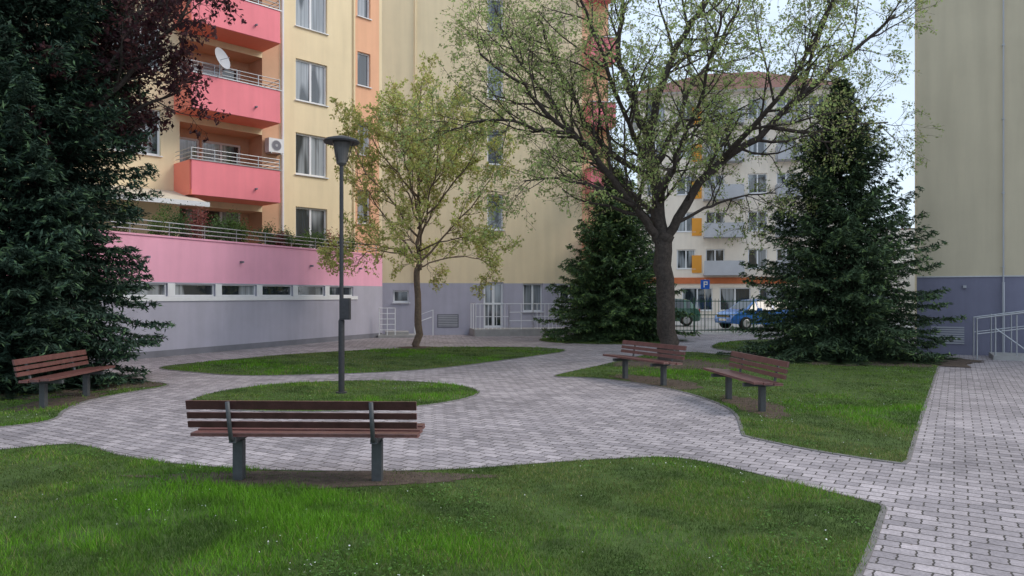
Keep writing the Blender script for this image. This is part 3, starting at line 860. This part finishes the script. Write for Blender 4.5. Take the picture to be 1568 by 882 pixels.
t.limb([(.1, -.1, 3.4), (1.1, .4, 3.9), (2.0, .8, 4.2), (3.0, 1.1, 4.3)], .05, .015)
t.limb([(-.9, -.3, 3.8), (-1.8, -.9, 4.1), (-2.8, -1.3, 4.3), (-3.6, -1.6, 4.2)], .05, .015)
t.limb([(-2.2, -.6, 5.2), (-3.0, .2, 6.6), (-3.8, .6, 7.8), (-4.3, .8, 9.0)], .06, .018)
t.finish('deciduous_tree', (3.86, 18.1, 0), (.34, .44, .15), .036, 1, .4, .3, (.42, .42, .20))

t = Tree(5, [13, 6, 4], [1.1, .55, .30], [0, .10, .06, .02], .13, 3, BARK2, 7, .75, rtw=.0045)
t.limb([(0, 0, -.05), (.03, 0, 1.0), (-.02, 0, 2.3), (0, 0, 2.6)], .12, .095, kids=False)
t.limb([(0, 0, 2.5), (.05, 0, 4.2), (0, .1, 6.2), (.1, .1, 8.4)], .08, .015)
for k in range(14):
    a = k * 2.4 + .3; z = 2.5 + k * .25; L = 3.1 - k * .14
    t.limb([(0, 0, z), (math.cos(a) * L * .35, math.sin(a) * L * .35, z + L * .42), (math.cos(a) * L * .72, math.sin(a) * L * .72, z + L * .85), (math.cos(a) * L * .88, math.sin(a) * L * .88, z + L * 1.25)], .04, .01)
for k in range(6):
    a = k * 1.05 + .5; z = 2.5 + k * .1; L = 2.7
    t.limb([(0, 0, z), (math.cos(a) * L * .4, math.sin(a) * L * .4, z + .35), (math.cos(a) * L * .8, math.sin(a) * L * .8, z + .35), (math.cos(a) * L, math.sin(a) * L, z - .1)], .03, .008)
t.finish('young_maple_tree', (-2.97, 23.3, 0), (.48, .53, .17), .048, 2, .4, .25, (.54, .48, .19))

t = Tree(21, [15, 7, 4], [1.2, .55, .3], [0, .02, 0, -.04], .14, 3, BARK, 6)
t.limb([(0, 0, -.05), (.1, 0, 1.5), (.3, 0, 3.0)], .16, .13, kids=False)
for q in ([(.3, 0, 3), (.6, -.1, 4.2), (1.3, -.2, 5.4), (2.1, -.2, 6.4), (2.6, -.2, 7.6)], [(.3, 0, 3), (.2, .1, 4.5), (.4, .2, 6.2), (.6, .2, 8.0)], [(.3, 0, 3.4), (1.0, .3, 4.5), (2.0, .4, 5.2), (2.7, .4, 5.5)],
          [(.3, 0, 3), (-.3, -.4, 4.4), (-.9, -.7, 6.0), (-1.2, -.7, 7.6)], [(.3, 0, 3), (.5, .8, 4.4), (1.1, 1.4, 6.2), (1.6, 1.8, 7.6)], [(.3, 0, 3), (.6, .5, 4.4), (1.2, .9, 5.9), (1.6, 1.1, 7.4)],
          [(.9, 0, 4.6), (1.8, -.1, 5.5), (2.9, -.1, 6.6), (3.3, -.1, 7.7)]):
    t.limb(q, .07, .015)
t.finish('purple_leaf_plum_tree', (-9.0, 13.6, 0), (.048, .020, .026), .05, 3, .4, .4, (.12, .045, .045))

# ------------------------------------------------------------------ spruces
def spruce(name, loc, H, R, seed, nb, base, z0=.15, pw=.8, sc=1.0):
    rs = np.random.RandomState(seed)
    e = empty(name, loc)
    mb = MB(); mb.tube([(0, 0, -.05), (0, 0, H * .5), (0, 0, H * .97)], [.03 * R + .09, .07, .012], BARK, 8)
    Cs, Ds, Ls, Ws, Ts = [], [], [], [], []
    for i in range(nb):
        f = ((i + rs.rand()) / nb) ** 1.2
        z = z0 + (H - z0) * f * .985
        az = i * 2.39996 + rs.normal(0, .25)
        L = R * ((1 - f) ** pw) * rs.uniform(.62, 1.2) + .08
        if f < .06: L *= .82
        h = np.array([math.cos(az), math.sin(az), 0]); sd = np.array([-h[1], h[0], 0])
        up = -.12 + .75 * f; dr = .42 * (1 - f) + .05
        K = max(4, int(L * 11))
        t_ = (np.arange(K) + rs.rand(K)) / K
        t_ = .12 + .88 * t_
        zz = L * (up * t_ - dr * t_ ** 2 + .28 * t_ ** 4)
        Pp = h[None, :] * (L * t_)[:, None] + np.array([0, 0, 1.])[None, :] * (z + zz)[:, None]
        if i % 2 == 0:
            q = [(0, 0, z), tuple(h * L * .5 + np.array([0, 0, z + L * (up * .5 - dr * .25)])), tuple(h * L * .95 + np.array([0, 0, z + L * (up - dr + .24)]))]
            mb.tube(q, [.02, .012, .005], BARK, 4, cap=False)
        for sgn in (-1, 1, 0):
            tl = (.34 * (1.05 - t_) + .07) * min(L, 1.8) * rs.uniform(.7, 1.2, K) + .05
            if sgn == 0: tl = np.full(K, .12)
            dv = unit(h[None, :] * rs.uniform(.5, 1.1, K)[:, None] + sd[None, :] * sgn * .9 + np.array([0, 0, 1.]) * rs.uniform(-.42, .08, K)[:, None])
            M = 6 if sgn else 2
            for m in range(M):
                q = (m + rs.rand(K)) / M
                c = Pp + dv * (tl * q)[:, None] + rs.normal(0, .018, (K, 3)) + np.array([0, 0, -1.]) * (tl * q * q * .18)[:, None]
                for rep in range(2):
                    Cs.append(c + rs.normal(0, .012, (K, 3))); Ds.append(unit(dv + rs.normal(0, .5, (K, 3)))); Ws.append(rs.normal(0, .6, (K, 3)) + [0, 0, 1])
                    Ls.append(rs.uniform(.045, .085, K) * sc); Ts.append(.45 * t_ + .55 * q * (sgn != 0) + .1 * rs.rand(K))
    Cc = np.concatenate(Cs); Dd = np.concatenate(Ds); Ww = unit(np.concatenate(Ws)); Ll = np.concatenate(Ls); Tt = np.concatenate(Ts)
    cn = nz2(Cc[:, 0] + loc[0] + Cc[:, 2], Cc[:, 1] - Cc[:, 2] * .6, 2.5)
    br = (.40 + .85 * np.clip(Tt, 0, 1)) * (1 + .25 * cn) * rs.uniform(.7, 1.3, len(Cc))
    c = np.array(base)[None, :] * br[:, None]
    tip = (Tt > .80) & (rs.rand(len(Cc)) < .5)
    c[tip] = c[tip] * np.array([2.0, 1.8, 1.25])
    V = rhombs(Cc, Dd, Ww, Ll, Ll * rs.uniform(.17, .30, len(Cc)))
    V[:, 2] = np.maximum(V[:, 2], .03)
    mb.build('trunk_and_branches', e)
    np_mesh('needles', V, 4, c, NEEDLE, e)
    print(name, len(Cc))

spruce('spruce_tree', (8.85, 19.9, 0), 7.5, 2.95, 1, 400, (.058, .098, .050), pw=.92)
spruce('spruce_tree', (3.85, 27.6, 0), 6.4, 2.75, 2, 360, (.075, .13, .055), sc=1.1)
spruce('spruce_tree', (-8.9, 13.4, 0), 13, 2.1, 3, 820, (.026, .054, .036), pw=.36)
spruce('spruce_tree', (-11.9, 12.8, 0), 12, 2.6, 4, 380, (.024, .046, .032), pw=.5, sc=1.2)

# ------------------------------------------------------------------ potted shrubs on the terrace
def shrub(name, loc, r, h, colr, seed, pot=True, n=1400, lf=.034):
    rs = np.random.RandomState(seed); e = empty(name, loc)
    nc = 14
    cc = rs.normal(0, 1, (nc, 3)) * [r * .45, r * .45, h * .22] + [0, 0, h * .55]
    C = cc[rs.randint(0, nc, n)] + rs.normal(0, 1, (n, 3)) * [r * .25, r * .25, h * .17]
    C[:, 2] = np.maximum(C[:, 2], .02)
    D = unit(rs.normal(0, 1, (n, 3)) + [0, 0, .3]); W = unit(rs.normal(0, 1, (n, 3)))
    sz = rs.uniform(.6, 1.3, n) * lf
    c = np.array(colr)[None, :] * rs.uniform(.5, 1.5, n)[:, None]
    np_mesh('foliage', rhombs(C, D, W, sz, sz * .5), 4, c, LEAF, e)
    mb = MB()
    for k in range(5):
        q = cc[k]; mb.tube([(0, 0, 0), tuple(q * .6), tuple(q)], [.012, .009, .005], BARK, 4)
    if pot: mb.tube([(0, 0, -.42), (0, 0, -.02), (0, 0, .02)], [.11, .16, .17], TERR, 14)
    mb.build('stems_and_pot', e)
cols = [(.10, .18, .05), (.13, .20, .06), (.08, .15, .05), (.30, .11, .10), (.11, .18, .07)]
rr = random.Random(4)
k = 0
for s0 in (.6, 1.75, 2.15, 3.0, 3.75, 4.1, 4.55, 5.9, 6.3, 6.6, 7.2, 7.8, 8.3, 9.0, 9.6, 10.2):
    q = P.p(s0 + rr.uniform(-.1, .1), -.42, 3.14)
    hh = rr.uniform(.8, 1.0) if s0 < 5 else rr.uniform(.55, .8)
    shrub('potted_shrub', q, rr.uniform(.26, .38), hh, cols[k % 5], 40 + k, n=1200); k += 1

# ------------------------------------------------------------------ distant trees
rs = np.random.RandomState(9)
root = empty('distant_trees')
cs = []
for x, y, z, r in [(31, 55, 2.5, 3), (35, 58, 3, 3.5), (29, 48, 1.6, 1.8), (6, 62, 3, 3), (3, 66, 3.5, 3.5), (27, 60, 3, 3), (42, 60, 4, 4.5), (-40, 90, 5, 8), (60, 80, 5, 8), (80, 60, 5, 8), (-70, 60, 5, 9), (-60, 20, 4, 6), (20, 90, 4, 7), (0, 100, 4, 8), (45, 95, 5, 8)]:
    for _ in range(10):
        cs.append((x + rs.normal(0, r * .4), y + rs.normal(0, r * .4), max(.8, z + rs.normal(0, r * .35)), r * .35))
cs = np.array(cs); idx = rs.randint(0, len(cs), 60000)
C_ = cs[idx, :3] + rs.normal(0, 1, (60000, 3)) * cs[idx, 3:4]
C_[:, 2] = np.abs(C_[:, 2])
D_ = unit(rs.normal(0, 1, (60000, 3))); W_ = unit(rs.normal(0, 1, (60000, 3))); sz = rs.uniform(.09, .2, 60000)
np_mesh('foliage_mass', rhombs(C_, D_, W_, sz, sz * .6), 4, np.array([.13, .18, .06])[None, :] * rs.uniform(.5, 1.4, 60000)[:, None], LEAF, root)

# ------------------------------------------------------------------ sky, sun, camera
w = bpy.data.worlds.new('World'); SC.world = w; w.use_nodes = True
N = w.node_tree.nodes; L = w.node_tree.links
sky = N.new('ShaderNodeTexSky'); sky.sky_type = 'NISHITA'; sky.sun_disc = False
sky.sun_elevation = math.radians(40); sky.sun_rotation = math.radians(95)
sky.air_density = 1.2; sky.dust_density = 2.0; sky.ozone_density = 1.5
tc = N.new('ShaderNodeTexCoord')
mp = N.new('ShaderNodeMapping'); mp.inputs['Scale'].default_value = (1, 1, 2.4)
L.new(tc.outputs['Generated'], mp.inputs[0])
cn = N.new('ShaderNodeTexNoise'); cn.inputs['Scale'].default_value = 2.2; cn.inputs['Detail'].default_value = 6; cn.inputs['Roughness'].default_value = .6
L.new(mp.outputs[0], cn.inputs['Vector'])
cm = N.new('ShaderNodeMapRange'); cm.inputs[1].default_value = .35; cm.inputs[2].default_value = .65; cm.inputs[3].default_value = .55; cm.inputs[4].default_value = .92
L.new(cn.outputs[0], cm.inputs[0])
mx = N.new('ShaderNodeMix'); mx.data_type = 'RGBA'
L.new(cm.outputs[0], mx.inputs['Factor']); L.new(sky.outputs[0], mx.inputs['A']); mx.inputs['B'].default_value = (6.5, 7.6, 9.0, 1)
bg = N['Background']; bg.inputs['Strength'].default_value = .15
L.new(mx.outputs['Result'], bg.inputs['Color'])
sd = bpy.data.lights.new('sun', 'SUN'); sd.energy = 1.9; sd.angle = math.radians(28); sd.color = (1, .91, .80)
so = bpy.data.objects.new('sun', sd); COL.objects.link(so); so.rotation_euler = (math.radians(50), 0, math.radians(85))

cd = bpy.data.cameras.new('camera'); cam = bpy.data.objects.new('camera', cd); COL.objects.link(cam)
cam.location = (0, 0, 1.65); cam.rotation_euler = (math.radians(90), 0, 0)
cd.sensor_width = 36; cd.lens = 36 * 1132 / 1568; cd.shift_y = .007
cd.clip_start = .05; cd.clip_end = 2000
SC.camera = cam
